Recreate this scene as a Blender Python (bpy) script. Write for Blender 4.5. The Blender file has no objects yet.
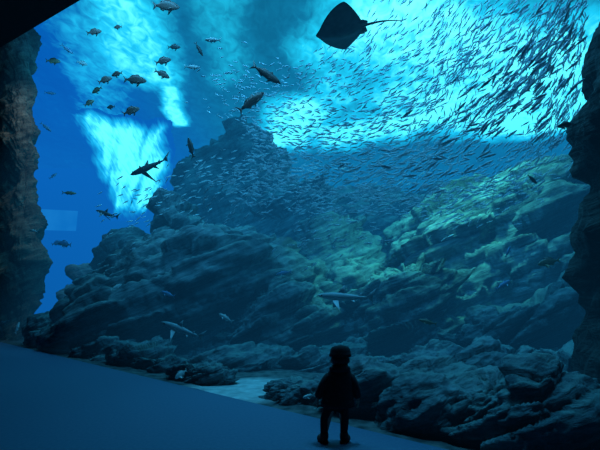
import bpy, bmesh, math, random
from mathutils import Vector, Matrix, noise
random.seed(7)
S = bpy.context.scene
COL = S.collection
S.view_settings.view_transform = 'Standard'
F = 450.0; CH = 1.4; HY = 310.0
GA, GB = 6.06, 1.041                      # glass line on the floor: Y = GA - GB*X
def at(px, py, Y): return Vector(((px-300)/F*Y, Y, CH-(py-HY)/F*Y))
def glassY(px, perp=0.0): return (GA+perp*math.sqrt(1+GB*GB))/(1+GB*(px-300)/F)
def V(*a): return Vector(a)

# ------------------------------------------------------------------ materials
def mat(name):
    m = bpy.data.materials.new(name); m.use_nodes = True
    nt = m.node_tree; nt.nodes.clear()
    out = nt.nodes.new('ShaderNodeOutputMaterial')
    return m, nt, out
def N(nt, t, **kw):
    n = nt.nodes.new(t)
    for k, v in kw.items():
        if k in n.inputs: n.inputs[k].default_value = v
        else: setattr(n, k, v)
    return n
def ramp(nt, stops, fac):
    r = nt.nodes.new('ShaderNodeValToRGB')
    el = r.color_ramp.elements
    while len(el) < len(stops): el.new(0.5)
    for e, (p, c) in zip(el, stops): e.position = p; e.color = (*c, 1)
    nt.links.new(fac, r.inputs[0]); return r
def cloth(name, c1, c2, scale=60, rough=0.85, bump=0.2):
    m, nt, out = mat(name)
    tc = N(nt, 'ShaderNodeTexCoord')
    nz = N(nt, 'ShaderNodeTexNoise', Scale=scale, Detail=4.0); nt.links.new(tc.outputs['Object'], nz.inputs['Vector'])
    r = ramp(nt, [(0.3, c1), (0.7, c2)], nz.outputs['Fac'])
    p = N(nt, 'ShaderNodeBsdfPrincipled', Roughness=rough)
    b = N(nt, 'ShaderNodeBump', Strength=bump, Distance=0.01)
    nt.links.new(nz.outputs['Fac'], b.inputs['Height']); nt.links.new(b.outputs[0], p.inputs['Normal'])
    nt.links.new(r.outputs[0], p.inputs['Base Color']); nt.links.new(p.outputs[0], out.inputs[0])
    return m
def rock_mat(name, dark, mid, light, top):
    m, nt, out = mat(name)
    g = N(nt, 'ShaderNodeNewGeometry')
    n1 = N(nt, 'ShaderNodeTexNoise', Scale=0.9, Detail=9.0, Roughness=0.66); nt.links.new(g.outputs['Position'], n1.inputs['Vector'])
    mp = N(nt, 'ShaderNodeMapping', vector_type='TEXTURE'); mp.inputs['Scale'].default_value = (1.7, 1.7, 0.22); mp.inputs['Rotation'].default_value = (0.1, -0.42, 0)
    nt.links.new(g.outputs['Position'], mp.inputs['Vector'])
    n2 = N(nt, 'ShaderNodeTexNoise', Scale=1.3, Detail=8.0, Roughness=0.62); nt.links.new(mp.outputs[0], n2.inputs['Vector'])
    mx = N(nt, 'ShaderNodeMath', operation='MULTIPLY_ADD'); nt.links.new(n1.outputs['Fac'], mx.inputs[0]); mx.inputs[1].default_value = 0.45
    m2 = N(nt, 'ShaderNodeMath', operation='MULTIPLY'); nt.links.new(n2.outputs['Fac'], m2.inputs[0]); m2.inputs[1].default_value = 0.55
    nt.links.new(m2.outputs[0], mx.inputs[2])
    r = ramp(nt, [(0.37, dark), (0.5, mid), (0.64, light)], mx.outputs[0])
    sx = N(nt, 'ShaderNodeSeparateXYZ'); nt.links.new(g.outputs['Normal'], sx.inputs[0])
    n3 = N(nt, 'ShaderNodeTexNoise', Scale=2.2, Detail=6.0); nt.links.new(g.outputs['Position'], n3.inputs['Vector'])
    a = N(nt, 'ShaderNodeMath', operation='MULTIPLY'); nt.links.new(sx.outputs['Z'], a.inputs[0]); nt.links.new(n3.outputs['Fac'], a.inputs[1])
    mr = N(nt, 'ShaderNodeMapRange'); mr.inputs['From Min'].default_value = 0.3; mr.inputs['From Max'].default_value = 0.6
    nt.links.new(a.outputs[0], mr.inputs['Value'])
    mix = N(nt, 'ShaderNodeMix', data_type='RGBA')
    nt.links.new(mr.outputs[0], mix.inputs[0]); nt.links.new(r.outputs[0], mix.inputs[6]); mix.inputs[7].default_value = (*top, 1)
    p = N(nt, 'ShaderNodeBsdfPrincipled', Roughness=0.9)
    b = N(nt, 'ShaderNodeBump', Strength=1.0, Distance=0.32); nt.links.new(mx.outputs[0], b.inputs['Height'])
    nt.links.new(b.outputs[0], p.inputs['Normal']); nt.links.new(mix.outputs[2], p.inputs['Base Color']); nt.links.new(p.outputs[0], out.inputs[0])
    return m
def fish_mat(name, belly, back, metallic=0.0, rough=0.45, stripe=0.0):
    m, nt, out = mat(name)
    tc = N(nt, 'ShaderNodeTexCoord'); sx = N(nt, 'ShaderNodeSeparateXYZ'); nt.links.new(tc.outputs['Object'], sx.inputs[0])
    nz = N(nt, 'ShaderNodeTexNoise', Scale=14.0, Detail=3.0); nt.links.new(tc.outputs['Object'], nz.inputs['Vector'])
    a = N(nt, 'ShaderNodeMath', operation='MULTIPLY_ADD'); nt.links.new(nz.outputs['Fac'], a.inputs[0]); a.inputs[1].default_value = 0.06 + stripe
    nt.links.new(sx.outputs['Z'], a.inputs[2])
    mr = N(nt, 'ShaderNodeMapRange'); mr.inputs['From Min'].default_value = -0.03; mr.inputs['From Max'].default_value = 0.09 + stripe
    nt.links.new(a.outputs[0], mr.inputs['Value'])
    r = ramp(nt, [(0.0, belly), (0.35, tuple((x+y)/2 for x, y in zip(belly, back))), (1.0, back)], mr.outputs[0])
    p = N(nt, 'ShaderNodeBsdfPrincipled', Roughness=rough, Metallic=metallic)
    nt.links.new(r.outputs[0], p.inputs['Base Color']); nt.links.new(p.outputs[0], out.inputs[0])
    return m

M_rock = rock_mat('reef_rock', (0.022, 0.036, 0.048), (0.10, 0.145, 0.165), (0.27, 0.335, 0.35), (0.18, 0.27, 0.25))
M_pillar = rock_mat('pillar_rock', (0.045, 0.034, 0.028), (0.15, 0.115, 0.085), (0.31, 0.245, 0.185), (0.22, 0.18, 0.14))
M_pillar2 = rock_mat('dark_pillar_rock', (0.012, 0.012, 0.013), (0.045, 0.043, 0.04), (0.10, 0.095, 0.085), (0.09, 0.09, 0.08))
M_sard = fish_mat('sardine_skin', (0.92, 0.96, 0.98), (0.26, 0.36, 0.44), 0.0, 0.3)
M_bream = fish_mat('bream_skin', (0.36, 0.20, 0.17), (0.18, 0.085, 0.07))
M_pale = fish_mat('pale_fish_skin', (0.85, 0.88, 0.88), (0.5, 0.54, 0.54), 0.0)
M_dark = fish_mat('dark_fish_skin', (0.12, 0.12, 0.12), (0.03, 0.032, 0.035))
M_blue = fish_mat('blue_fish_skin', (0.3, 0.5, 0.65), (0.12, 0.25, 0.45))
M_mott = fish_mat('mottled_fish_skin', (0.42, 0.36, 0.2), (0.06, 0.055, 0.04), stripe=0.2)
M_shark = fish_mat('shark_skin', (0.55, 0.6, 0.62), (0.27, 0.33, 0.36))
M_sharkd = fish_mat('dark_shark_skin', (0.16, 0.17, 0.18), (0.03, 0.035, 0.04))
M_ray = cloth('ray_skin', (0.018, 0.02, 0.022), (0.05, 0.05, 0.05), 9, 0.55)
M_eye = cloth('eye', (0.005, 0.005, 0.005), (0.01, 0.01, 0.01), 30, 0.2)

# ------------------------------------------------------------------ object helpers
def link(name, me, m=None, parent=None, smooth=True):
    if isinstance(me, bmesh.types.BMesh):
        b = me; me = bpy.data.meshes.new(name); b.to_mesh(me); b.free()
    if m and not me.materials: me.materials.append(m)
    if smooth: me.polygons.foreach_set('use_smooth', [True]*len(me.polygons))
    o = bpy.data.objects.new(name, me); COL.objects.link(o)
    if parent: o.parent = parent
    return o
def tag(o, label=None, cat=None, group=None, kind=None):
    if label: o['label'] = label
    if cat: o['category'] = cat
    if group: o['group'] = group
    if kind: o['kind'] = kind
    return o
def poly_prism(pts, z0, z1):
    bm = bmesh.new()
    a = [bm.verts.new((x, y, z0)) for x, y in pts]; b = [bm.verts.new((x, y, z1)) for x, y in pts]
    n = len(pts); bm.faces.new(a[::-1]); bm.faces.new(b)
    for i in range(n): bm.faces.new((a[i], a[(i+1) % n], b[(i+1) % n], b[i]))
    bmesh.ops.recalc_face_normals(bm, faces=bm.faces); return bm
def quad(name, pts, m):
    bm = bmesh.new(); bm.faces.new([bm.verts.new(p) for p in pts])
    return tag(link(name, bm, m, smooth=False), kind='structure')
def gl(x, off=0): return (x, GA-GB*x+off)

# ------------------------------------------------------------------ setting
M_floor = cloth('hall_carpet', (0.055, 0.125, 0.21), (0.075, 0.15, 0.24), 25, 0.75, 0.05)
M_black = cloth('dark_plaster', (0.008, 0.009, 0.01), (0.012, 0.013, 0.015), 8)
tag(link('floor', poly_prism([gl(-26), gl(4.5), (6, -5), (-26, -5)], -0.2, 0.0), M_floor, smooth=False), kind='structure')
tag(link('ceiling', poly_prism([(-26, 24.08), (-9.2, 13.86), (-5.74, 11.76), (4.2, 1.41), (6, -5), (-26, -5)], 9.5, 10.2), M_black, smooth=False), kind='structure')
quad('wall_hall_back', ((-26, -5, -.2), (6, -5, -.2), (6, -5, 10), (-26, -5, 10)), M_black)
quad('wall_hall_left', ((-26, -5, -.2), (-26, 33.1, -.2), (-26, 33.1, 14), (-26, -5, 14)), M_black)
quad('wall_hall_right', ((6, -5, -.2), (4.55, 1.6, -.2), (4.55, 1.6, 14), (6, -5, 14)), M_black)
# water surface seen from below, skylight patches painted in as emission
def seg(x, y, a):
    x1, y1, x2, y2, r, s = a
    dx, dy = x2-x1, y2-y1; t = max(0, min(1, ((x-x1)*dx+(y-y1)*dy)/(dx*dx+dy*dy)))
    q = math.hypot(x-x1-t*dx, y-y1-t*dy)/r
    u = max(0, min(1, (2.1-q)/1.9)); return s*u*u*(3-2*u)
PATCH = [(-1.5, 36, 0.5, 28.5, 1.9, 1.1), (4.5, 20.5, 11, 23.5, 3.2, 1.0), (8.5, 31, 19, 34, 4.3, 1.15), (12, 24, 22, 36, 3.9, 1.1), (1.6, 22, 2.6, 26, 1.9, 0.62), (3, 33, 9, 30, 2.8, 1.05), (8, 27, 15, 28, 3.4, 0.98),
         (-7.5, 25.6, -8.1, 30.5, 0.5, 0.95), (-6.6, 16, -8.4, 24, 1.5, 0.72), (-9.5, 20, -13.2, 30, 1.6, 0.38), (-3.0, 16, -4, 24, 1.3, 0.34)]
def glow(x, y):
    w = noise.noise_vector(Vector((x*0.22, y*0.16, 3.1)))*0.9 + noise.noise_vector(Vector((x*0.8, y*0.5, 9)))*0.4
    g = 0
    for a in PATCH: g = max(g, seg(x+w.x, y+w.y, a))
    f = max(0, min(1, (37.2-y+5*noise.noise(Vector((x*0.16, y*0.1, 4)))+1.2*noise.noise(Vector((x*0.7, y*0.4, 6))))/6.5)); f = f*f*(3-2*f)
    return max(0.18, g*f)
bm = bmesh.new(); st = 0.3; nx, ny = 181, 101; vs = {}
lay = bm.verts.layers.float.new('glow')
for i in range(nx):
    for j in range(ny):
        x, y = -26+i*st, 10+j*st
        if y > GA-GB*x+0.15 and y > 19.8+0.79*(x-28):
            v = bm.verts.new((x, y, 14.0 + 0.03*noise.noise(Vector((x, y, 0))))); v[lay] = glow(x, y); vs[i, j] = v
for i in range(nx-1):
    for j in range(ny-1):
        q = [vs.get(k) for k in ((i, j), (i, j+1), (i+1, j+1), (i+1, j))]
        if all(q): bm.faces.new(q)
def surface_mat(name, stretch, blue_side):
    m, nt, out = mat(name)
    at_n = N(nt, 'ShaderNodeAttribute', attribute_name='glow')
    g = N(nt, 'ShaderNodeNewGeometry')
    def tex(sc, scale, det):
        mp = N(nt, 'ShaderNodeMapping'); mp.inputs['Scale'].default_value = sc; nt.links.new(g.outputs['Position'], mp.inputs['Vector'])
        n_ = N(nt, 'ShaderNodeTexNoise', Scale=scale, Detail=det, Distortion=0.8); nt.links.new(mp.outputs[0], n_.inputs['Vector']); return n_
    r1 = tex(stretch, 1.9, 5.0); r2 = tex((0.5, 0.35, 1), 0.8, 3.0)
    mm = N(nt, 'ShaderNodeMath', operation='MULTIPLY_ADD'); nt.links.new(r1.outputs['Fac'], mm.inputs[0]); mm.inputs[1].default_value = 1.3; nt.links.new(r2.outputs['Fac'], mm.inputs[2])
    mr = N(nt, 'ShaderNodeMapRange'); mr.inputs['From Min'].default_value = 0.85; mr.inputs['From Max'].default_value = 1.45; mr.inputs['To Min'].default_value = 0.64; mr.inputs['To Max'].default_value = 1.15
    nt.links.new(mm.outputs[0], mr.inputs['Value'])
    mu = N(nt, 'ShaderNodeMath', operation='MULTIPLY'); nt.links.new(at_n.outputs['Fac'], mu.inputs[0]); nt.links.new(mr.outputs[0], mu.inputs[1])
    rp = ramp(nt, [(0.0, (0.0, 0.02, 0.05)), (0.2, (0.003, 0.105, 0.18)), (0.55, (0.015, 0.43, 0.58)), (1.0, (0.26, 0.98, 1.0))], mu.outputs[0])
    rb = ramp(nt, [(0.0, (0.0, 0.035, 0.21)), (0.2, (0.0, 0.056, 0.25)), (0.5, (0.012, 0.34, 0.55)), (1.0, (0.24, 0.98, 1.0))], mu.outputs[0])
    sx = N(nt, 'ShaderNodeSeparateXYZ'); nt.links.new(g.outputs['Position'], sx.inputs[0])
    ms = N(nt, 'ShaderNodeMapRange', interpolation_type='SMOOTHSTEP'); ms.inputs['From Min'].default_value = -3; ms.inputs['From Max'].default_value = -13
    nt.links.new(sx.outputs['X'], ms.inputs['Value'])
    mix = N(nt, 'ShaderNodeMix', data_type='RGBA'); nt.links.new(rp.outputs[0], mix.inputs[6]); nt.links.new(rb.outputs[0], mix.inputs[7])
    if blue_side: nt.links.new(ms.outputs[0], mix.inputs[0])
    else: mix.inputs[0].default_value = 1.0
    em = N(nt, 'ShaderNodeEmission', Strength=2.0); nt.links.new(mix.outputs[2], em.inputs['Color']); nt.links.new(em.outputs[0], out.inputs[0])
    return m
tag(link('water_surface', bm, surface_mat('glowing_water_surface', (1.2, 0.7, 1), True)), 'rippled glowing water surface with painted light patches', 'water surface', kind='stuff')
# tank back wall, water glow painted in as emission, bluer on the left
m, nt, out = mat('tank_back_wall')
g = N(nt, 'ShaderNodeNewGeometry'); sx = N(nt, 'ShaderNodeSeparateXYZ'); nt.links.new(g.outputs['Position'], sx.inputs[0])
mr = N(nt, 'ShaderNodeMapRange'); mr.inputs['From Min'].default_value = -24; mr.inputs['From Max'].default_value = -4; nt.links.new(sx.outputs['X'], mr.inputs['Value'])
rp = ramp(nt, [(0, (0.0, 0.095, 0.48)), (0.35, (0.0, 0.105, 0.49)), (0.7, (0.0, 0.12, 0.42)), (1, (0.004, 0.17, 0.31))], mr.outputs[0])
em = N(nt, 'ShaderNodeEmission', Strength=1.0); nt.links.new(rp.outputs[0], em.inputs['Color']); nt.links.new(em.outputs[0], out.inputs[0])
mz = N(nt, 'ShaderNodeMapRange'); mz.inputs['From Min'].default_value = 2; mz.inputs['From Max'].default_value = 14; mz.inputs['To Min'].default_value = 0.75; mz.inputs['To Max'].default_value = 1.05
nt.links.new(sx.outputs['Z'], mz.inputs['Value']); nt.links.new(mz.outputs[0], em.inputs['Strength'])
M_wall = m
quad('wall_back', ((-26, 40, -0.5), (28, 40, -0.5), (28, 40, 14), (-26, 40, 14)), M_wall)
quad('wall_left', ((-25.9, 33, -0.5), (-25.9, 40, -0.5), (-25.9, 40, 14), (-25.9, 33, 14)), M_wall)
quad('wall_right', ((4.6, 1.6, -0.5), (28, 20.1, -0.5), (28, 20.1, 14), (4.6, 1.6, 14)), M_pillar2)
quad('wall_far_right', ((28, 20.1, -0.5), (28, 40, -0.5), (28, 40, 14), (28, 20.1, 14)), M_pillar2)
# glass reflection painted as a pale glowing panel low on the far wall
m, nt, out = mat('painted_reflection')
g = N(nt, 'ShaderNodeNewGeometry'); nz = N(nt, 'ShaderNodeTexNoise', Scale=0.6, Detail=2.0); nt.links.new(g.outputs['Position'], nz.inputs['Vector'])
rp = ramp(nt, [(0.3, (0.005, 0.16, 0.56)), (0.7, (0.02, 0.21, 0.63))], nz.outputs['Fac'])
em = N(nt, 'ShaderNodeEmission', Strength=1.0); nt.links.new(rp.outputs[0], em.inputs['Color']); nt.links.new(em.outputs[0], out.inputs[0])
quad('reflection_panel', [at(px, py, 39.9) for px, py in ((40, 209), (78, 211), (76, 231), (38, 230))], m)
# added sloping sheet, upper left, with rippled light streaks painted in as glow
bm = bmesh.new(); lay = bm.verts.layers.float.new('glow'); nu, nv = 90, 90; gr = {}; ee = {}
for i in range(nu+1):
    for j in range(nv+1):
        u, v = i/nu, j/nv
        Yp = 28.0+v*10.8; py = 103+v*118
        lx = 52+44*v**1.2; rx = 182+2*v-34*v**3
        p = at(lx+(rx-lx)*u, py, Yp); p.z = min(p.z, 13.95)
        q = bm.verts.new(p); gr[i, j] = q
        wu = u+0.10*noise.noise(Vector((v*3.0, u*2, 1)))+0.05*noise.noise(Vector((v*9, u*5, 3)))
        lo, hi = 0.08+0.18*v, 0.90-0.01*v+0.06*math.sin(v*3.0)
        e = min(max(0, min(1, (wu-lo)/0.18)), max(0, min(1, (hi-wu)/0.14)), max(0, min(1, (v-0.16*u+0.10*noise.noise(Vector((u*5, 3, 3))))/0.18)), max(0, min(1, (0.99-v)/0.2)))
        ee[i, j] = e; e = e*e*(3-2*e)
        st1 = noise.noise(Vector((u*6+v*2.5, v*1.4, 2))); st2 = noise.noise(Vector((u*22+v*8, v*3.4, 4)))
        q[lay] = max(0.2, min(1.15, 0.2+e*(0.78+0.36*st1+0.5*st2)))
for i in range(nu):
    for j in range(nv):
        if max(ee[i, j], ee[i+1, j], ee[i+1, j+1], ee[i, j+1]) > 0: bm.faces.new((gr[i, j], gr[i+1, j], gr[i+1, j+1], gr[i, j+1]))
bmesh.ops.delete(bm, geom=[v for v in bm.verts if not v.link_faces], context='VERTS')
tag(link('light_streak_sheet', bm, surface_mat('painted_light_streaks', (2.2, 0.5, 0.5), False)), kind='structure')
# sand and gravel bed
m, nt, out = mat('sand_and_gravel')
g = N(nt, 'ShaderNodeNewGeometry'); nz = N(nt, 'ShaderNodeTexNoise', Scale=5.0, Detail=8.0); nt.links.new(g.outputs['Position'], nz.inputs['Vector'])
rp = ramp(nt, [(0.3, (0.32, 0.36, 0.36)), (0.7, (0.62, 0.66, 0.64))], nz.outputs['Fac'])
rg = ramp(nt, [(0.35, (0.03, 0.035, 0.038)), (0.65, (0.14, 0.15, 0.145))], nz.outputs['Fac'])
ds = N(nt, 'ShaderNodeVectorMath', operation='DISTANCE'); nt.links.new(g.outputs['Position'], ds.inputs[0]); ds.inputs[1].default_value = (-0.9, 8.1, 0)
mr = N(nt, 'ShaderNodeMapRange'); mr.inputs['From Min'].default_value = 0.95; mr.inputs['From Max'].default_value = 1.4; nt.links.new(ds.outputs['Value'], mr.inputs['Value'])
mix = N(nt, 'ShaderNodeMix', data_type='RGBA'); nt.links.new(mr.outputs[0], mix.inputs[0]); nt.links.new(rp.outputs[0], mix.inputs[6]); nt.links.new(rg.outputs[0], mix.inputs[7])
p = N(nt, 'ShaderNodeBsdfPrincipled', Roughness=0.95); nt.links.new(mix.outputs[2], p.inputs['Base Color']); nt.links.new(p.outputs[0], out.inputs[0])
bm = bmesh.new(); vs = {}
for i in range(108):
    for j in range(78):
        x, y = -25.8+i*0.5, 1+j*0.5
        y = max(y, GA-GB*x+0.02)
        vs[i, j] = bm.verts.new((x, y, -0.02+0.05*noise.noise(Vector((x*0.8, y*0.8, 0)))))
for i in range(107):
    for j in range(77):
        q = (vs[i, j], vs[i+1, j], vs[i+1, j+1], vs[i, j+1])
        if ((q[0].co-q[3].co).length > 1e-4 or (q[1].co-q[2].co).length > 1e-4) and q[0].co.y > 0.4+0.79*(q[1].co.x-2.5): bm.faces.new(q)
bmesh.ops.delete(bm, geom=[v for v in bm.verts if not v.link_faces], context='VERTS')
tag(link('sand_bed', bm, m), 'pale sand and dark gravel covering the bottom of the tank', 'sand', kind='stuff')

# ------------------------------------------------------------------ rocks
def rock_bm(c, r, seed, sub, amp=0.12, k=2.3, tilt=-0.4, rot=0.0, zmin=-0.25, lean=0.0, blk=1.0, big=0.0):
    bm = bmesh.new(); bmesh.ops.create_icosphere(bm, subdivisions=sub, radius=1)
    lim = (zmin-0.3-c.z)/r.z
    dead = [v for v in bm.verts if v.co.z < lim or v.co.y*math.cos(rot) > 0.75]
    if dead: bmesh.ops.delete(bm, geom=dead, context='VERTS')
    rm = min(r.x, r.y, r.z*1.3); ca, sa = math.cos(rot), math.sin(rot)
    so = Vector((seed*13.7, seed*5.1, seed*2.3))
    B = min(1.35, rm/1.6)                      # block size relative to the rock
    f1, f2 = 0.34/B, 1.05/B
    for v in bm.verts:
        n = v.co.copy(); l = (abs(n.x)**k+abs(n.y)**k+abs(n.z)**k)**(1/k)
        q = n/l
        p = Vector((q.x*r.x, q.y*r.y, q.z*r.z)); p.x += lean*p.z
        p = Vector((p.x*ca-p.y*sa, p.x*sa+p.y*ca, p.z)) + c
        D = Vector((n.x/r.x, n.y/r.y, n.z/r.z)); D = Vector((D.x*ca-D.y*sa, D.x*sa+D.y*ca, D.z*0.8)).normalized()
        lo = noise.fractal(p*(0.9/rm)+so, 0.9, 2.1, 4)
        w = noise.noise_vector(p*(0.5/B)+so)*0.35*B
        zt = (p.z+tilt*p.x+0.18*p.y+w.z)
        ps = Vector(((p.x+w.x)*0.5, (p.y+w.y)*0.6, zt*2.7))+so
        d1, c1 = noise.voronoi(ps*f1); d2, c2 = noise.voronoi(ps*f2)
        b1 = noise.cell(c1[0]*17.3); b2 = noise.cell(c2[0]*23.7)
        e1 = min(1.0, (d1[1]-d1[0])*8); e2 = min(1.0, (d2[1]-d2[0])*6)
        disp = amp*1.5*rm*lo + blk*B*(0.66*(b1-.5) + 0.27*(b2-.5) - 0.18*(1-e1) - 0.08*(1-e2)) + 0.08*B*noise.fractal(p*(2.6/B)+so, 0.65, 2.1, 5)
        if big: disp += big*noise.noise(p*0.28+so)+0.5*big*noise.noise(p*0.7+so)
        v.co = p + D*disp
    return bm
def rock(label, px, Y, hw, top, ry, seed, sub=6, group=None, cat='rock', name='reef_rock', **kw):
    c = at(px, HY, Y); c.z = 0.0
    r = Vector((hw/F*Y, ry, at(px, top, Y).z*0.97))
    o = link(name, rock_bm(c, r, seed, sub, **kw), M_rock)
    tag(o, label, cat, group); return o
AL = -math.atan(GB)
def edge_rock(label, px, hw, top, ry, seed, wide=1.2, k=3, **kw):
    Y = glassY(px, ry+0.24)
    return rock(label, px, Y, hw*wide, top, ry, seed, 6, rot=AL, k=k, **kw)
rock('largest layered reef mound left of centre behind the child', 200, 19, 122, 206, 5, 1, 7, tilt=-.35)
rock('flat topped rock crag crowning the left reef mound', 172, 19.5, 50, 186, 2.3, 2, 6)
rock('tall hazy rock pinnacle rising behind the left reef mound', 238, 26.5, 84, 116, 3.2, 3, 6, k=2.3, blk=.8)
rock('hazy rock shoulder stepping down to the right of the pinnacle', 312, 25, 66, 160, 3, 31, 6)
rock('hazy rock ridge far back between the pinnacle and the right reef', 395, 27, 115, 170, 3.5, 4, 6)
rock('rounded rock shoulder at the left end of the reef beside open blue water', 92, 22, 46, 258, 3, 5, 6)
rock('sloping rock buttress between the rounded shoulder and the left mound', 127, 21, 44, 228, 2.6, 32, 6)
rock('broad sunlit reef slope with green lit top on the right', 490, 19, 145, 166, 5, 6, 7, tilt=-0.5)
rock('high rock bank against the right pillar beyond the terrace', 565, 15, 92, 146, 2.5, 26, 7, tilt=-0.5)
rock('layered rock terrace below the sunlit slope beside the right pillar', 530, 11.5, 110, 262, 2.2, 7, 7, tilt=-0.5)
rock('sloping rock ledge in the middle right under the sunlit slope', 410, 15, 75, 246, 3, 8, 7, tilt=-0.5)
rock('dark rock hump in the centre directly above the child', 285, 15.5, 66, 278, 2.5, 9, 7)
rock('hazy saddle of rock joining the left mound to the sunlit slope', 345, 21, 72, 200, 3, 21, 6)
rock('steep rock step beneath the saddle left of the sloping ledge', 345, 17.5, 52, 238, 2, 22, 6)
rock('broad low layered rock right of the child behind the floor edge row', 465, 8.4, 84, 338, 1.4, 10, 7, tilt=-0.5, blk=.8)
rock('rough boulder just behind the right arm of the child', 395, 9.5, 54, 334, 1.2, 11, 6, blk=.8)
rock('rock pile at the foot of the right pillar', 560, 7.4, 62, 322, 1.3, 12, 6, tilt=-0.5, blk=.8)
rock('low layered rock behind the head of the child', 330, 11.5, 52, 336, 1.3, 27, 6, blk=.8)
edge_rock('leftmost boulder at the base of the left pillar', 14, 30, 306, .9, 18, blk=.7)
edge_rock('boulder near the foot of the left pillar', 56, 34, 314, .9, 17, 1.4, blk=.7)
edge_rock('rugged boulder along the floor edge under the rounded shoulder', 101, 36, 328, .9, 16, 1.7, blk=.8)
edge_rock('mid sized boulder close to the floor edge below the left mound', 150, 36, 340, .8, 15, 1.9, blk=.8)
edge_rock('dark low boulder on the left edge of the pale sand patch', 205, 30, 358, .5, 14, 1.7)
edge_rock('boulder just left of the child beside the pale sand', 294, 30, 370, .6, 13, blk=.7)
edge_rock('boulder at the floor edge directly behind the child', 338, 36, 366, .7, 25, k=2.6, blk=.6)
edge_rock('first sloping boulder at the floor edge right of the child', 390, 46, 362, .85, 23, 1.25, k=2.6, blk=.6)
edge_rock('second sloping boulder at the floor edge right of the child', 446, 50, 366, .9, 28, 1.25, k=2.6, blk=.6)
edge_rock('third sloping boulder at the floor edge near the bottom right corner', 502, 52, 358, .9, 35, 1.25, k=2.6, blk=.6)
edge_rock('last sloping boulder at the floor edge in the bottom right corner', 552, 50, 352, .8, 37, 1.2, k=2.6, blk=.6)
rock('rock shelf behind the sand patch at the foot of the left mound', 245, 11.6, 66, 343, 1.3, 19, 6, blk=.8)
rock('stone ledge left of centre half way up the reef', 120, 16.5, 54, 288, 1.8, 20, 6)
# pillars
o = link('rock_pillar', rock_bm(Vector((-13.8, 21.8, 7)), Vector((2.2, 0.8, 8.5)), 31, 7, amp=0.26, k=4, rot=math.radians(134), blk=.45, tilt=-.6, big=.7, lean=-.10), M_pillar)
tag(o, 'brownish dark rough rock pillar at the left end of the tank', 'rock pillar')
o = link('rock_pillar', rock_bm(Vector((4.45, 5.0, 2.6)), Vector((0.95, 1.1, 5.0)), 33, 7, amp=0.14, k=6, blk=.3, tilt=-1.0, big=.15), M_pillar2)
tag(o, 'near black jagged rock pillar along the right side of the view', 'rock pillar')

# ------------------------------------------------------------------ fish meshes (unit length, head at +X)
def fish_bm(profile, vfins=(), pfins=(), ns=10, th=0.006):
    bm = bmesh.new(); rings = []
    for x, zc, h, w in profile:
        rings.append([bm.verts.new((x, w*math.cos(t), zc+h*math.sin(t)*(1 if math.sin(t) > 0 else 1.05))) for t in [2*math.pi*i/ns for i in range(ns)]])
    for a, b in zip(rings, rings[1:]):
        for i in range(ns): bm.faces.new((a[i], a[(i+1) % ns], b[(i+1) % ns], b[i]))
    bm.faces.new(rings[0]); bm.faces.new(rings[-1][::-1])
    def plate(A, B):
        n = len(A); a = [bm.verts.new(p) for p in A]; b = [bm.verts.new(p) for p in B]
        bm.faces.new(a); bm.faces.new(b[::-1])
        for i in range(n): bm.faces.new((a[i], b[i], b[(i+1) % n], a[(i+1) % n]))
    for pts in vfins:
        plate([(x, th, z) for x, z in pts], [(x, -th, z) for x, z in pts])
    for pts, z, droop in pfins:
        for s in (1, -1):
            plate([(x, s*y, z-droop*abs(y)+th) for x, y in pts], [(x, s*y, z-droop*abs(y)-th) for x, y in pts])
    bmesh.ops.recalc_face_normals(bm, faces=bm.faces); return bm
def mesh(name, bm, m):
    me = bpy.data.meshes.new(name); bm.to_mesh(me); bm.free(); me.materials.append(m)
    me.polygons.foreach_set('use_smooth', [True]*len(me.polygons)); return me
SARD = ([(0.5, 0, .012, .008), (0.42, 0, .04, .03), (0.28, 0, .072, .045), (0.08, -.005, .084, .05), (-0.12, 0, .068, .04), (-0.28, 0, .038, .022), (-0.36, 0, .021, .012)],
        [[(-.34, .02), (-.5, .12), (-.44, 0), (-.5, -.12), (-.34, -.02)], [(.1, .07), (.02, .125), (-.07, .06)], [(-.12, -.055), (-.2, -.09), (-.26, -.035)]],
        [([(.25, .04), (.12, .11), (.15, .04)], -.04, .6)])
BREAM = ([(0.5, -.03, .015, .012), (0.44, -.02, .078, .04), (0.32, .005, .14, .062), (0.14, .015, .18, .075), (-.05, .015, .168, .066), (-.2, .01, .11, .043), (-.3, .01, .056, .025), (-.37, .01, .036, .014)],
         [[(-.34, .04), (-.5, .18), (-.43, .01), (-.5, -.16), (-.34, -.03)], [(.24, .16), (.16, .255), (.0, .24), (-.14, .20), (-.24, .09), (-.05, .165)], [(-.06, -.135), (-.12, -.205), (-.22, -.15), (-.24, -.06)]],
         [([(.24, .06), (.02, .2), (.12, .06)], -.05, .8), ([(.16, .03), (.04, .09), (.06, .03)], -.155, 1.4)])
SLIM = ([(0.5, -.01, .012, .012), (0.44, 0, .05, .035), (0.3, 0, .095, .06), (0.1, 0, .115, .07), (-.1, 0, .095, .055), (-.26, 0, .05, .03), (-.36, 0, .022, .014)],
        [[(-.34, .025), (-.5, .16), (-.42, 0), (-.5, -.15), (-.34, -.02)], [(.2, .10), (.15, .17), (.08, .12), (-.1, .13), (-.25, .05), (-.05, .09)], [(-.05, -.09), (-.1, -.15), (-.25, -.05)]],
        [([(.24, .05), (.08, .17), (.14, .05)], -.03, .6)])
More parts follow.
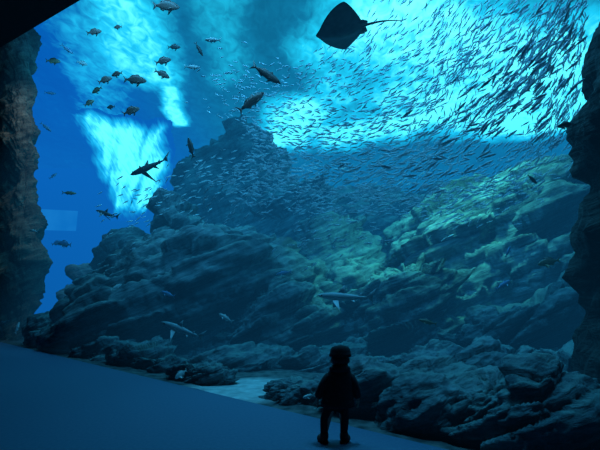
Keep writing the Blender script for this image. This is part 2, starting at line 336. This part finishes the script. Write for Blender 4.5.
SHARK = ([(0.5, .0, .008, .01), (0.46, -.002, .025, .03), (0.38, 0, .05, .05), (0.24, 0, .072, .065), (0.08, 0, .075, .064), (-.1, .003, .055, .045), (-.25, .008, .032, .025), (-.36, .012, .018, .013), (-.42, .018, .012, .008)],
         [[(-.36, .02), (-.44, .10), (-.55, .20), (-.48, .06), (-.49, -.07), (-.41, .0)], [(.14, .06), (.02, .215), (.01, .06)], [(-.22, .03), (-.285, .09), (-.29, .03)], [(-.24, -.015), (-.3, -.06), (-.3, -.0)]],
         [([(.23, .05), (.03, .32), (.06, .22), (.11, .05)], -.03, .5), ([(-.1, .03), (-.2, .10), (-.17, .02)], -.03, .4)])
ME = {}
def fmesh(kind, m):
    if (kind, m.name) not in ME:
        spec = {'sardine': SARD, 'bream': BREAM, 'slim': SLIM, 'shark': SHARK}[kind]
        ME[kind, m.name] = mesh(kind, fish_bm(*spec, ns=8 if kind == 'sardine' else 16), m)
    return ME[kind, m.name]
def frame(fwd, up=Vector((0, 0, 1)), roll=0.0):
    x = fwd.normalized(); y = up.cross(x).normalized(); z = x.cross(y)
    m = Matrix((x, y, z)).transposed()
    return m @ Matrix.Rotation(roll, 3, 'X')
NAMES = {'bream': 'sea_bream', 'slim': 'slender_fish', 'shark': 'shark'}
def fish(kind, m, px, py, lpx, ang, dY, label, yaw=0.25, group=None, roll=0.0):
    Y = glassY(px)+dY; p = at(px, py, Y)
    a = math.radians(ang); f = Vector((math.cos(a), yaw, math.sin(a)))
    o = bpy.data.objects.new(NAMES[kind], fmesh(kind, m)); COL.objects.link(o)
    L = lpx/F*Y*1.05
    o.matrix_world = Matrix.Translation(p) @ frame(f, roll=roll).to_4x4() @ Matrix.Scale(L, 4)
    tag(o, label, 'shark' if kind == 'shark' else 'fish', group)
    ex = {'bream': (.40, .055, .015), 'slim': (.42, .04, .015), 'shark': (.41, .045, .012)}[kind]
    for s in (1, -1):
        key = 'eye_'+kind
        if key not in ME:
            b = bmesh.new(); bmesh.ops.create_uvsphere(b, u_segments=8, v_segments=6, radius=0.016); ME[key] = mesh('eye', b, M_eye)
        e = bpy.data.objects.new('eye', ME[key]); COL.objects.link(e); e.parent = o; e.location = (ex[0], s*ex[1], ex[2])
    return o
G = 'sea breams in the upper left'
fish('bream', M_bream, 166, 6, 25, 8, 3.0, 'large grey red sea bream at the very top left of the water', group=G)
fish('bream', M_bream, 94, 32, 14, 20, 2.5, 'red sea bream nearest the dark ceiling corner', group=G)
fish('bream', M_bream, 118, 27, 9, 175, 4, 'small sea bream right of the one near the ceiling corner', group=G)
fish('bream', M_dark, 174, 47, 12, 10, 3.5, 'small dark bream below the large topmost bream', group=G)
fish('slim', M_dark, 199, 49, 14, -60, 3, 'dark slender fish diving steeply beside a pale fish')
fish('slim', M_pale, 213, 40, 17, 170, 3, 'pale silver fish highest in the upper left group')
fish('slim', M_pale, 192, 67, 15, 5, 3.2, 'pale silver fish under the steeply diving dark fish')
fish('bream', M_bream, 163, 61, 16, 25, 3, 'red bream with nose raised under the small dark bream', group=G)
fish('bream', M_bream, 162, 74, 15, -20, 3.4, 'red bream nosing down just below the raised one', group=G)
fish('bream', M_bream, 117, 74, 12, 185, 2.6, 'bream facing left above the row of three breams', group=G)
fish('bream', M_bream, 135, 80, 21, 5, 2.2, 'biggest red sea bream in the middle of the upper left group', group=G)
fish('bream', M_bream, 105, 80, 14, 30, 3, 'red bream tilted upward left of the biggest bream', group=G)
fish('bream', M_mott, 97, 90, 12, 200, 3, 'mottled bream heading down left under the tilted bream', group=G)
fish('bream', M_mott, 89, 103, 11, 40, 3.2, 'lowest mottled bream on the left side of the group', group=G)
fish('bream', M_bream, 131, 111, 17, 30, 2.5, 'red bream swimming lowest below the biggest bream', group=G)
fish('bream', M_dark, 111, 107, 9, 180, 4, 'small dark bream left of the lowest red bream', group=G)
fish('bream', M_pale, 82, 63, 10, -10, 3.2, 'pale bream above the mottled breams', group=G)
fish('bream', M_mott, 53, 61, 13, 5, 2.2, 'mottled bream beside the upper edge of the left pillar', group=G)
fish('slim', M_blue, 67, 49, 13, -35, 2.2, 'bluish fish angled down near the ceiling corner')
fish('slim', M_blue, 50, 93, 10, 0, 2.2, 'small bluish fish close to the left pillar, upper of two')
fish('slim', M_blue, 46, 127, 12, -40, 2.2, 'small bluish fish close to the left pillar, lower of two')
fish('slim', M_dark, 191, 148, 22, 105, 4, 'dark fish hanging nearly vertical above the reef crag', yaw=0.1)
fish('shark', M_sharkd, 149, 167, 42, 197, 4, 'dark shark in front of the bright streaks of light', roll=0.35, group='sharks')
fish('shark', M_sharkd, 107, 214, 26, 160, 4.5, 'small dark shark in open blue water above the rounded rock shoulder', group='sharks')
fish('slim', M_mott, 69, 193, 13, 0, 3, 'lone fish in open blue water level with the reef crag')
fish('bream', M_blue, 65, 244, 15, 170, 3, 'larger bluish fish above the rounded rock shoulder')
fish('bream', M_blue, 57, 243, 10, 20, 3.4, 'smaller bluish fish facing the larger bluish fish')
fish('slim', M_pale, 34, 231, 10, 170, 0.8, 'pale small fish against the middle of the left pillar')
fish('slim', M_blue, 53, 176, 9, 45, 2.6, 'tiny bluish fish right of the left pillar above the lone fish')
fish('slim', M_bream, 266, 74, 32, -27, 2.6, 'large brown fish left of the sardine school nosing down right')
fish('slim', M_bream, 251, 102, 34, 43, 2.6, 'large brown fish rising steeply left of the sardine school')
fish('bream', M_dark, 566, 125, 15, 185, 1.6, 'dark deep bodied fish beside the top of the right pillar')
fish('slim', M_dark, 532, 179, 14, -35, 3.5, 'dark fish below the right edge of the sardine school')
fish('bream', M_mott, 549, 262, 20, 190, 4, 'mottled deep bodied fish over the terrace beside the right pillar')
fish('slim', M_blue, 503, 285, 20, 30, 4, 'blue fish with nose raised over the right terrace')
fish('slim', M_blue, 508, 252, 14, 60, 5, 'smaller blue fish rising over the sunlit slope')
fish('shark', M_shark, 345, 297, 54, 176, 3.2, 'pale grey shark cruising above the head of the child', roll=-0.2, group='sharks')
fish('shark', M_shark, 182, 330, 46, 160, 1.9, 'pale grey shark low over the boulders at the left', roll=-0.2, group='sharks')
fish('slim', M_pale, 226, 318, 17, 150, 2.6, 'pale fish right of the low grey shark')
fish('slim', M_blue, 168, 294, 16, 160, 3.0, 'slim bluish fish over the left mound above the low grey shark')
fish('slim', M_blue, 284, 273, 16, 190, 5, 'slim bluish fish over the dark central hump')
fish('slim', M_pale, 309, 396, 16, 185, 0.18, 'pale fish beside the boulder left of the child', yaw=-.9)
fish('bream', M_pale, 181, 374, 15, 215, 0.2, 'pale bream by the dark boulder at the floor edge', yaw=-.9)
fish('slim', M_pale, 17, 328, 12, 70, 0.25, 'small whitish fish at the base of the left pillar', yaw=0)
fish('slim', M_mott, 428, 322, 18, 165, 3.0, 'mottled fish over the rocks right of the pale shark')
fish('slim', M_pale, 116, 287, 12, 30, 3, 'pale fish over the rounded rock shoulder')

# ------------------------------------------------------------------ stingray
def ray():
    bm = bmesh.new(); nr, na = 12, 72
    def outline(t):           # t=0 nose (+X), disc half width along Y
        c, s = math.cos(t), math.sin(t)
        x = abs(c)**1.2*0.42 if c > 0 else -abs(c)**1.75*0.43
        y = math.copysign(abs(s)**1.45, s)*0.67
        if c > 0: x += 0.05*math.exp(-(y/0.10)**2)
        x -= 0.16*abs(y)**1.8
        return x, y
    top = []; bot = []
    for i in range(1, nr+1):
        f = i/nr; rt = []; rb = []
        for j in range(na):
            x, y = outline(2*math.pi*j/na); x *= f; y *= f
            ridge = math.exp(-(y/0.18)**2)*0.12*(1-f**2) + 0.04*(1-f**2)
            curl = 0.24*y*y-0.26*abs(y)**4
            rt.append(bm.verts.new((x, y, ridge+curl)))
            rb.append(rt[-1] if i == nr else bm.verts.new((x, y, -ridge*0.6+curl)))
        top.append(rt); bot.append(rb)
    ct = bm.verts.new((0, 0, 0.16)); cb = bm.verts.new((0, 0, -0.096))
    for j in range(na):
        k = (j+1) % na
        bm.faces.new((ct, top[0][j], top[0][k])); bm.faces.new((cb, bot[0][k], bot[0][j]))
        for i in range(nr-1):
            bm.faces.new((top[i][j], top[i+1][j], top[i+1][k], top[i][k])); bm.faces.new((bot[i][k], bot[i+1][k], bot[i+1][j], bot[i][j]))
    bmesh.ops.recalc_face_normals(bm, faces=bm.faces)
    o = link('stingray', bm, M_ray)
    bm = bmesh.new(); rings = []
    for i in range(17):
        f = i/16; x = -0.34-f*0.76; r = 0.026*(1-f)**1.3+0.007; y = 0.07*math.sin(f*3.0); z = 0.01-0.04*f
        rings.append([bm.verts.new((x, y+r*math.cos(t), z+r*0.8*math.sin(t))) for t in [math.pi*2*q/8 for q in range(8)]])
    for a, b in zip(rings, rings[1:]):
        for i in range(8): bm.faces.new((a[i], a[(i+1) % 8], b[(i+1) % 8], b[i]))
    bm.faces.new(rings[0]); bm.faces.new(rings[-1])
    bmesh.ops.recalc_face_normals(bm, faces=bm.faces); link('tail', bm, M_ray, o)
    for s in (1, -1):
        b = bmesh.new(); bmesh.ops.create_uvsphere(b, u_segments=10, v_segments=8, radius=0.024)
        e = link('eye', b, M_eye, o); e.location = (0.25, s*0.085, 0.075)
        b = bmesh.new()
        pts = [(-.28, .03*s), (-.29, .17*s), (-.40, .19*s), (-.49, .13*s), (-.46, .02*s)]
        a = [b.verts.new((x, y, .012)) for x, y in pts]; c = [b.verts.new((x, y, -.012)) for x, y in pts]
        b.faces.new(a); b.faces.new(c[::-1])
        for i in range(5): b.faces.new((a[i], c[i], c[(i+1) % 5], a[(i+1) % 5]))
        bmesh.ops.recalc_face_normals(b, faces=b.faces); link('pelvic_fin', b, M_ray, o)
    return o
o = ray()
RY = 9.0
o.matrix_world = Matrix.Translation(at(341, 31, RY)) @ frame(Vector((-1, 0.12, -0.12)), roll=math.radians(2)).to_4x4() @ Matrix.Scale(1.08, 4)
tag(o, 'dark stingray gliding near the water surface with its tail trailing right', 'stingray')

# ------------------------------------------------------------------ sardine school
STREAMS = [
 ([(600, -10, 7.6), (586, 60, 7.8), (558, 125, 8.2), (505, 172, 8.8), (420, 194, 10), (330, 198, 11.5), (240, 190, 13)], 860, 18),
 ([(572, -5, 7.4), (534, 55, 7.8), (484, 115, 8.4), (410, 158, 9.4), (330, 175, 10.5), (255, 165, 12)], 1000, 21),
 ([(530, -5, 8.4), (472, 55, 8.8), (405, 105, 9.6), (330, 130, 10.8), (250, 125, 12.5)], 860, 21),
 ([(455, -5, 9), (420, 45, 9.6), (355, 78, 10.6), (285, 90, 12), (225, 82, 13)], 420, 18),
 ([(400, -5, 10), (345, 62, 11), (285, 105, 13), (215, 105, 15)], 200, 22),
 ([(480, 10, 9.5), (455, 80, 10), (430, 140, 11), (380, 185, 12), (300, 215, 13)], 400, 28),
 ([(580, 90, 9), (550, 155, 10), (490, 194, 11), (430, 216, 12)], 320, 22),
 ([(588, 0, 5.8), (550, 60, 6.0), (503, 115, 6.3), (430, 160, 7.0), (360, 180, 8)], 320, 34),
 ([(400, 150, 10), (320, 160, 10.5), (260, 175, 11), (215, 205, 11.5)], 260, 32),
 ([(460, 170, 9.5), (400, 200, 10), (340, 222, 10.5), (300, 245, 11)], 120, 26),
 ([(330, 150, 14), (260, 170, 14.5), (190, 185, 15), (120, 215, 15)], 230, 22)]
def cat(P, t):
    n = len(P)-1; i = min(int(t*n), n-1); u = t*n-i
    p0 = P[max(i-1, 0)]; p1 = P[i]; p2 = P[i+1]; p3 = P[min(i+2, n)]
    return 0.5*((2*p1)+(p2-p0)*u+(2*p0-5*p1+4*p2-p3)*u*u+(3*p1-p0-3*p2+p3)*u**3)
school = []
for pts, cnt, sp in STREAMS:
    P = [at(*p) for p in pts]
    for k in range(cnt):
        t = random.random()**1.12; c = cat(P, t); T = (cat(P, min(1, t+0.02))-cat(P, max(0, t-0.02))).normalized()
        s = sp/F*c.y
        c = c + Vector((random.gauss(0, s*0.55), random.gauss(0, 0.6), random.gauss(0, s*0.55)))
        T = (-T + Vector((random.gauss(0, .24), random.gauss(0, .2), random.gauss(0, .24)))).normalized()
        L = random.uniform(0.12, 0.18)*max(1.0, min(1.35, c.y/9.0))
        px, py = 300+F*c.x/c.y, HY-F*(c.z-CH)/c.y
        if c.y < GA-GB*c.x+0.5 or c.z > 13.5 or px > 586 and c.y > 3.5: continue
        if math.hypot(px-345, (py-30)*1.0) < 38 and c.y < 9.8: continue
        school.append((L/c.y, c, T, L, px, py))
vis = [s for s in school if 6 < s[4] < 572 and 6 < s[5] < 446]
vis.sort(key=lambda s: -s[0])
sm = fmesh('sardine', M_sard)
first = None; ids = set()
for s in vis[:300]:
    ids.add(id(s))
    if first is None: o = first = bpy.data.objects.new('sardine', sm)
    else: o = first.copy()
    COL.objects.link(o)
    o.matrix_world = Matrix.Translation(s[1]) @ frame(s[2], roll=random.gauss(0, .25)).to_4x4() @ Matrix.Scale(s[3]*1.38, 4)
    tag(o, 'small silver sardine among the nearest fish of the swirling school', 'sardine', 'nearest sardines of the swirling school')
base = [v.co.copy() for v in sm.vertices]; faces = [tuple(p.vertices) for p in sm.polygons]; nb = len(base)
vv = []; ff = []
for s in school:
    if id(s) in ids: continue
    M = Matrix.Translation(s[1]) @ frame(s[2]).to_4x4() @ Matrix.Scale(s[3], 4); k0 = len(vv)
    vv += [M @ b for b in base]; ff += [tuple(i+k0 for i in f) for f in faces]
me = bpy.data.meshes.new('sardine_school'); me.from_pydata(vv, [], ff)
m2 = fish_mat('far_sardine_skin', (0.75, 0.84, 0.9), (0.6, 0.7, 0.77), 0.0, 0.35)
tag(link('sardine_school', me, m2), 'mass of smaller farther sardines filling out the swirling school', 'sardines', kind='stuff')

# ------------------------------------------------------------------ child
def skin_mesh(verts, edges, root=0, sub=2):
    me = bpy.data.meshes.new('t'); me.from_pydata([Vector(v[0]) for v in verts], edges, [])
    o = bpy.data.objects.new('t', me); COL.objects.link(o)
    o.modifiers.new('s', 'SKIN'); sv = me.skin_vertices[0].data
    for i, v in enumerate(verts):
        r = v[1]; sv[i].radius = (r, r) if not isinstance(r, tuple) else r
        sv[i].use_root = (i == root)
    o.modifiers.new('u', 'SUBSURF').levels = sub; o.modifiers['u'].render_levels = sub
    bpy.context.view_layer.update()
    dg = bpy.context.evaluated_depsgraph_get(); res = bpy.data.meshes.new_from_object(o.evaluated_get(dg))
    bpy.data.objects.remove(o); return res
def merge(meshes):
    bm = bmesh.new()
    for me in meshes: bm.from_mesh(me)
    return bm
M_skin = cloth('child_skin', (0.42, 0.27, 0.20), (0.48, 0.31, 0.23), 20, 0.6, 0.02)
M_jack = cloth('dark_jacket', (0.010, 0.011, 0.014), (0.018, 0.019, 0.024), 40, 0.85)
M_trou = cloth('dark_trousers', (0.010, 0.010, 0.012), (0.016, 0.016, 0.02), 80)
M_boot = cloth('brown_boot', (0.035, 0.018, 0.012), (0.05, 0.026, 0.018), 40, 0.7)
M_cap = cloth('knit_cap', (0.012, 0.012, 0.015), (0.022, 0.022, 0.026), 90, 0.95, 0.6)
M_hair = cloth('black_hair', (0.006, 0.005, 0.005), (0.012, 0.010, 0.009), 90, 0.6)
Y0 = 4.75; X0 = (337-300)/F*Y0
child = bpy.data.objects.new('person', None); COL.objects.link(child); child.location = (X0, Y0, 0)
tag(child, 'small child in dark jacket, cap and boots standing in front of the tank', 'person')
ln = lambda x, y, z: (x+0.06*max(0, z-0.3), y, z)
LEGS = ((-1, -.135), (1, .073))
bv = [(ln(0, 0, .45), .08), (ln(0, 0, .57), .08), (ln(0, 0, .68), .08), (ln(0, 0, .745), .055), (ln(0, .005, .785), .038), (ln(0, .01, .825), .062), (ln(0, .01, .885), .082), (ln(0, .005, .945), .07), (ln(0, 0, .975), .035)]
be = [(i, i+1) for i in range(8)]
fing = []
for s, hx in LEGS:
    b = len(bv)
    bv += [((s*.06, 0, .43), .055), (((hx+s*.06)/2, .015, .245), .040), ((hx, -.01, .075), .03), ((hx+s*.02, .07, .035), .026), ((hx+s*.025, .095, .03), .018)]
    be += [(0, b), (b, b+1), (b+1, b+2), (b+2, b+3), (b+3, b+4)]
    b = len(bv)
    W = Vector(ln(s*.215, .03, .448))
    bv += [(ln(s*.10, 0, .70), .04), (ln(s*.178, -.015, .59), .03), (W, .02), (W+V(s*.004, .01, -.03), (.025, .015)), (W+V(s*.004, .014, -.055), (.021, .012))]
    be += [(2, b), (b, b+1), (b+1, b+2), (b+2, b+3), (b+3, b+4)]
    for k, (dy, L) in enumerate(((-.020, .030), (-.007, .036), (.007, .038), (.020, .033))):
        p = W+V(s*.004, .014+dy, -.052)
        fing.append(skin_mesh([(p, .0075), (p+V(s*.002, .002, -L*.5), .0068), (p+V(-s*.006, .004, -L*.85), .0062), (p+V(-s*.014, .005, -L*1.05), .005)], [(0, 1), (1, 2), (2, 3)], 0, 1))
    p = W+V(s*.002, .03, -.022)
    fing.append(skin_mesh([(p, .009), (p+V(-s*.006, .018, -.016), .0078), (p+V(-s*.012, .024, -.034), .006)], [(0, 1), (1, 2)], 0, 1))
link('body', merge([skin_mesh(bv, be)]+fing), M_skin, child)
HC = Vector(ln(0, .01, .885))
def blob(name, c, r, m, parent, seg=16):
    b = bmesh.new(); bmesh.ops.create_uvsphere(b, u_segments=seg, v_segments=seg//2+2, radius=1)
    bmesh.ops.transform(b, matrix=Matrix.Translation(c) @ Matrix.Diagonal((*r, 1)), verts=b.verts); return link(name, b, m, parent)
for s in (-1, 1):
    blob('eye', HC+V(s*.03, .077, -.005), (.011, .007, .012), M_eye, child)
    blob('ear', HC+V(s*.090, -.002, -.018), (.014, .02, .028), M_skin, child)
blob('nose', HC+V(0, .088, -.025), (.011, .013, .013), M_skin, child)
blob('mouth', HC+V(0, .074, -.05), (.02, .006, .005), cloth('lips', (.3, .1, .09), (.34, .12, .1)), child)
b = bmesh.new(); bmesh.ops.create_uvsphere(b, u_segments=28, v_segments=18, radius=1)
bmesh.ops.delete(b, geom=[v for v in b.verts if v.co.y > .35 and v.co.z < .45 or v.co.z < -.78], context='VERTS')
for v in b.verts:
    v.co = Vector((v.co.x*.096, v.co.y*.098, v.co.z*.104))*(1+.05*noise.noise(v.co*9)) + HC+V(0, -.008, .0)
link('hair', b, M_hair, child)
b = bmesh.new(); ns = 32; prof = [(.102, .002), (.114, .008), (.118, .028), (.110, .040), (.108, .060), (.102, .086), (.087, .106), (.060, .118), (.028, .122), (.01, .123)]
rings = [[b.verts.new(HC+V(r*math.cos(t)*(1+.012*(i % 2)), r*1.0*math.sin(t)*(1+.012*(i % 2))-.004, z+.016+.01*-math.sin(t))) for i, t in enumerate([2*math.pi*q/ns for q in range(ns)])] for r, z in prof]
for a, c in zip(rings, rings[1:]):
    for i in range(ns): b.faces.new((a[i], a[(i+1) % ns], c[(i+1) % ns], c[i]))
b.faces.new(rings[-1]); link('cap', b, M_cap, child)
# jacket: quilted torso shell flaring to the hem, and sleeves
bj = bmesh.new(); ns = 36; rings = []
JP = [(.385, .168, .138), (.388, .184, .150), (.43, .178, .145), (.46, .165, .134), (.49, .166, .135), (.53, .158, .128), (.56, .149, .12), (.59, .151, .122), (.64, .146, .118), (.67, .138, .112), (.70, .137, .11), (.735, .126, .104), (.765, .106, .096), (.79, .092, .088), (.82, .084, .082)]
for z, rx, ry in JP:
    rings.append([bj.verts.new(Vector(ln(rx*math.cos(t), ry*math.sin(t), z))) for t in [2*math.pi*q/ns for q in range(ns)]])
for a, c in zip(rings, rings[1:]):
    for i in range(ns): bj.faces.new((a[i], a[(i+1) % ns], c[(i+1) % ns], c[i]))
bj.faces.new(rings[0][::-1]); bj.faces.new(rings[-1])
for s in (-1, 1):
    bj.from_mesh(skin_mesh([(ln(s*.075, 0, .715), .056), (ln(s*.123, -.005, .685), .058), (ln(s*.174, -.012, .59), .053), (ln(s*.203, .018, .505), .047), (ln(s*.212, .03, .458), .038)], [(0, 1), (1, 2), (2, 3), (3, 4)]))
link('jacket', bj, M_jack, child)
hv = []
for i in range(9):
    t = math.pi*(1.0+i/8); hv.append((ln(.09*math.cos(t), .01+.088*math.sin(t), .79-.012*abs(math.cos(t))), .028+.018*math.sin(math.pi*i/8)))
link('hood', skin_mesh(hv, [(i, i+1) for i in range(8)]), M_jack, child)
tv = [(ln(0, 0, .45), (.105, .09))]; te = []
for s, hx in LEGS:
    k = len(tv)
    tv += [((s*.072, 0, .40), .06), (((hx*.85+s*.02), .012, .25), .049), ((hx, -.008, .13), .044), ((hx, -.008, .09), .043)]
    te += [(0, k), (k, k+1), (k+1, k+2), (k+2, k+3)]
link('trousers', skin_mesh(tv, te), M_trou, child)
for s, hx in LEGS:
    bt = skin_mesh([((hx, -.01, .13), .049), ((hx, -.012, .08), .049), ((hx, -.012, .042), .051), ((hx+s*.03, .045, .036), .049), ((hx+s*.055, .078, .032), .041)], [(0, 1), (1, 2), (2, 3), (3, 4)])
    for v in bt.vertices:
        if v.co.z < .002: v.co.z = .002
    bo = link('boot', bt, M_boot, child)
    sb = bmesh.new(); a = []; c = []
    for q in range(20):
        t = 2*math.pi*q/20; ca, sa = math.cos(t), math.sin(t)
        y = .03+sa*.09; x = hx+s*.03*(y/.1)+ca*(.05 if sa > -.2 else .047)
        a.append(sb.verts.new((x, y, 0.0))); c.append(sb.verts.new((x, y, .018)))
    sb.faces.new(a[::-1]); sb.faces.new(c)
    for q in range(20): sb.faces.new((a[q], a[(q+1) % 20], c[(q+1) % 20], c[q]))
    link('boot_sole', sb, M_cap, bo)

# ------------------------------------------------------------------ lights
def spot(name, loc, tgt, e, col, size=60, rad=0.4):
    l = bpy.data.lights.new(name, 'SPOT'); l.energy = e; l.color = col; l.spot_size = math.radians(size); l.spot_blend = 1.0; l.shadow_soft_size = rad
    o = bpy.data.objects.new(name, l); COL.objects.link(o); o.location = loc
    o.rotation_euler = (Vector(tgt)-Vector(loc)).to_track_quat('-Z', 'Y').to_euler(); return o
spot('skylight_spot', (5.0, 12.0, 13.6), at(430, 248, 17), 13000, (0.22, 1.0, 0.66), 60, 1.2)
spot('skylight_spot', (-4.5, 14.5, 13.6), at(180, 230, 17), 1800, (0.15, 0.7, 1.0), 55)
spot('foreground_fill', (1.0, 6.6, 12.5), (2.2, 6.2, 0.4), 1500, (0.10, 0.58, 1.0), 60)  # added fill, brightens the dark boulders near the glass
spot('pillar_fill', (-8.6, 17.5, 12.5), (-12.4, 20.8, 7.0), 420, (1.0, 0.82, 0.68), 80)  # added warm fill, brings out the brown of the left pillar
# added area fill over the front of the tank, brightens the dark reef
l = bpy.data.lights.new('tank_front_fill', 'AREA'); l.shape = 'RECTANGLE'; l.size = 14; l.size_y = 1.2; l.energy = 1500; l.color = (0.09, 0.56, 1.0)
o = bpy.data.objects.new('tank_front_fill', l); COL.objects.link(o); o.location = (-1.2, 8.6, 13.2)
zax = -(Vector((4.0, 19.0, 4.0))-Vector((-1.2, 8.6, 13.2))).normalized(); xax = Vector((-0.693, 0.721, 0)); xax = (xax-zax*xax.dot(zax)).normalized()
o.rotation_euler = Matrix((xax, zax.cross(xax), zax)).transposed().to_euler()
# world: hall air is clear, sea water behind the glass absorbs red and glows blue
W = bpy.data.worlds.new('World'); S.world = W; W.use_nodes = True
nt = W.node_tree
nt.nodes['Background'].inputs[0].default_value = (0.0008, 0.0025, 0.005, 1)
g = N(nt, 'ShaderNodeNewGeometry')
dp = N(nt, 'ShaderNodeVectorMath', operation='DOT_PRODUCT'); nt.links.new(g.outputs['Position'], dp.inputs[0]); dp.inputs[1].default_value = (GB, 1.0, 0.0)
gt = N(nt, 'ShaderNodeMath', operation='GREATER_THAN'); nt.links.new(dp.outputs['Value'], gt.inputs[0]); gt.inputs[1].default_value = GA
md = N(nt, 'ShaderNodeMath', operation='MULTIPLY'); nt.links.new(gt.outputs[0], md.inputs[0]); md.inputs[1].default_value = 0.05
va = N(nt, 'ShaderNodeVolumeAbsorption'); va.inputs['Color'].default_value = (0.0, 0.64, 0.73, 1); nt.links.new(md.outputs[0], va.inputs['Density'])
em = N(nt, 'ShaderNodeEmission'); em.inputs['Color'].default_value = (0.00016, 0.0029, 0.0068, 1); nt.links.new(gt.outputs[0], em.inputs['Strength'])
ad = N(nt, 'ShaderNodeAddShader'); nt.links.new(va.outputs[0], ad.inputs[0]); nt.links.new(em.outputs[0], ad.inputs[1])
nt.links.new(ad.outputs[0], nt.nodes['World Output'].inputs['Volume'])
try: W.cycles.volume_step_size = 8.0
except Exception: pass
cam = bpy.data.cameras.new('Camera'); cam.sensor_width = 36; cam.lens = 36*F/600; cam.shift_y = (HY-225)/600; cam.clip_end = 200
co = bpy.data.objects.new('Camera', cam); COL.objects.link(co); co.location = (0, 0, CH); co.rotation_euler = (math.pi/2, 0, 0)
S.camera = co
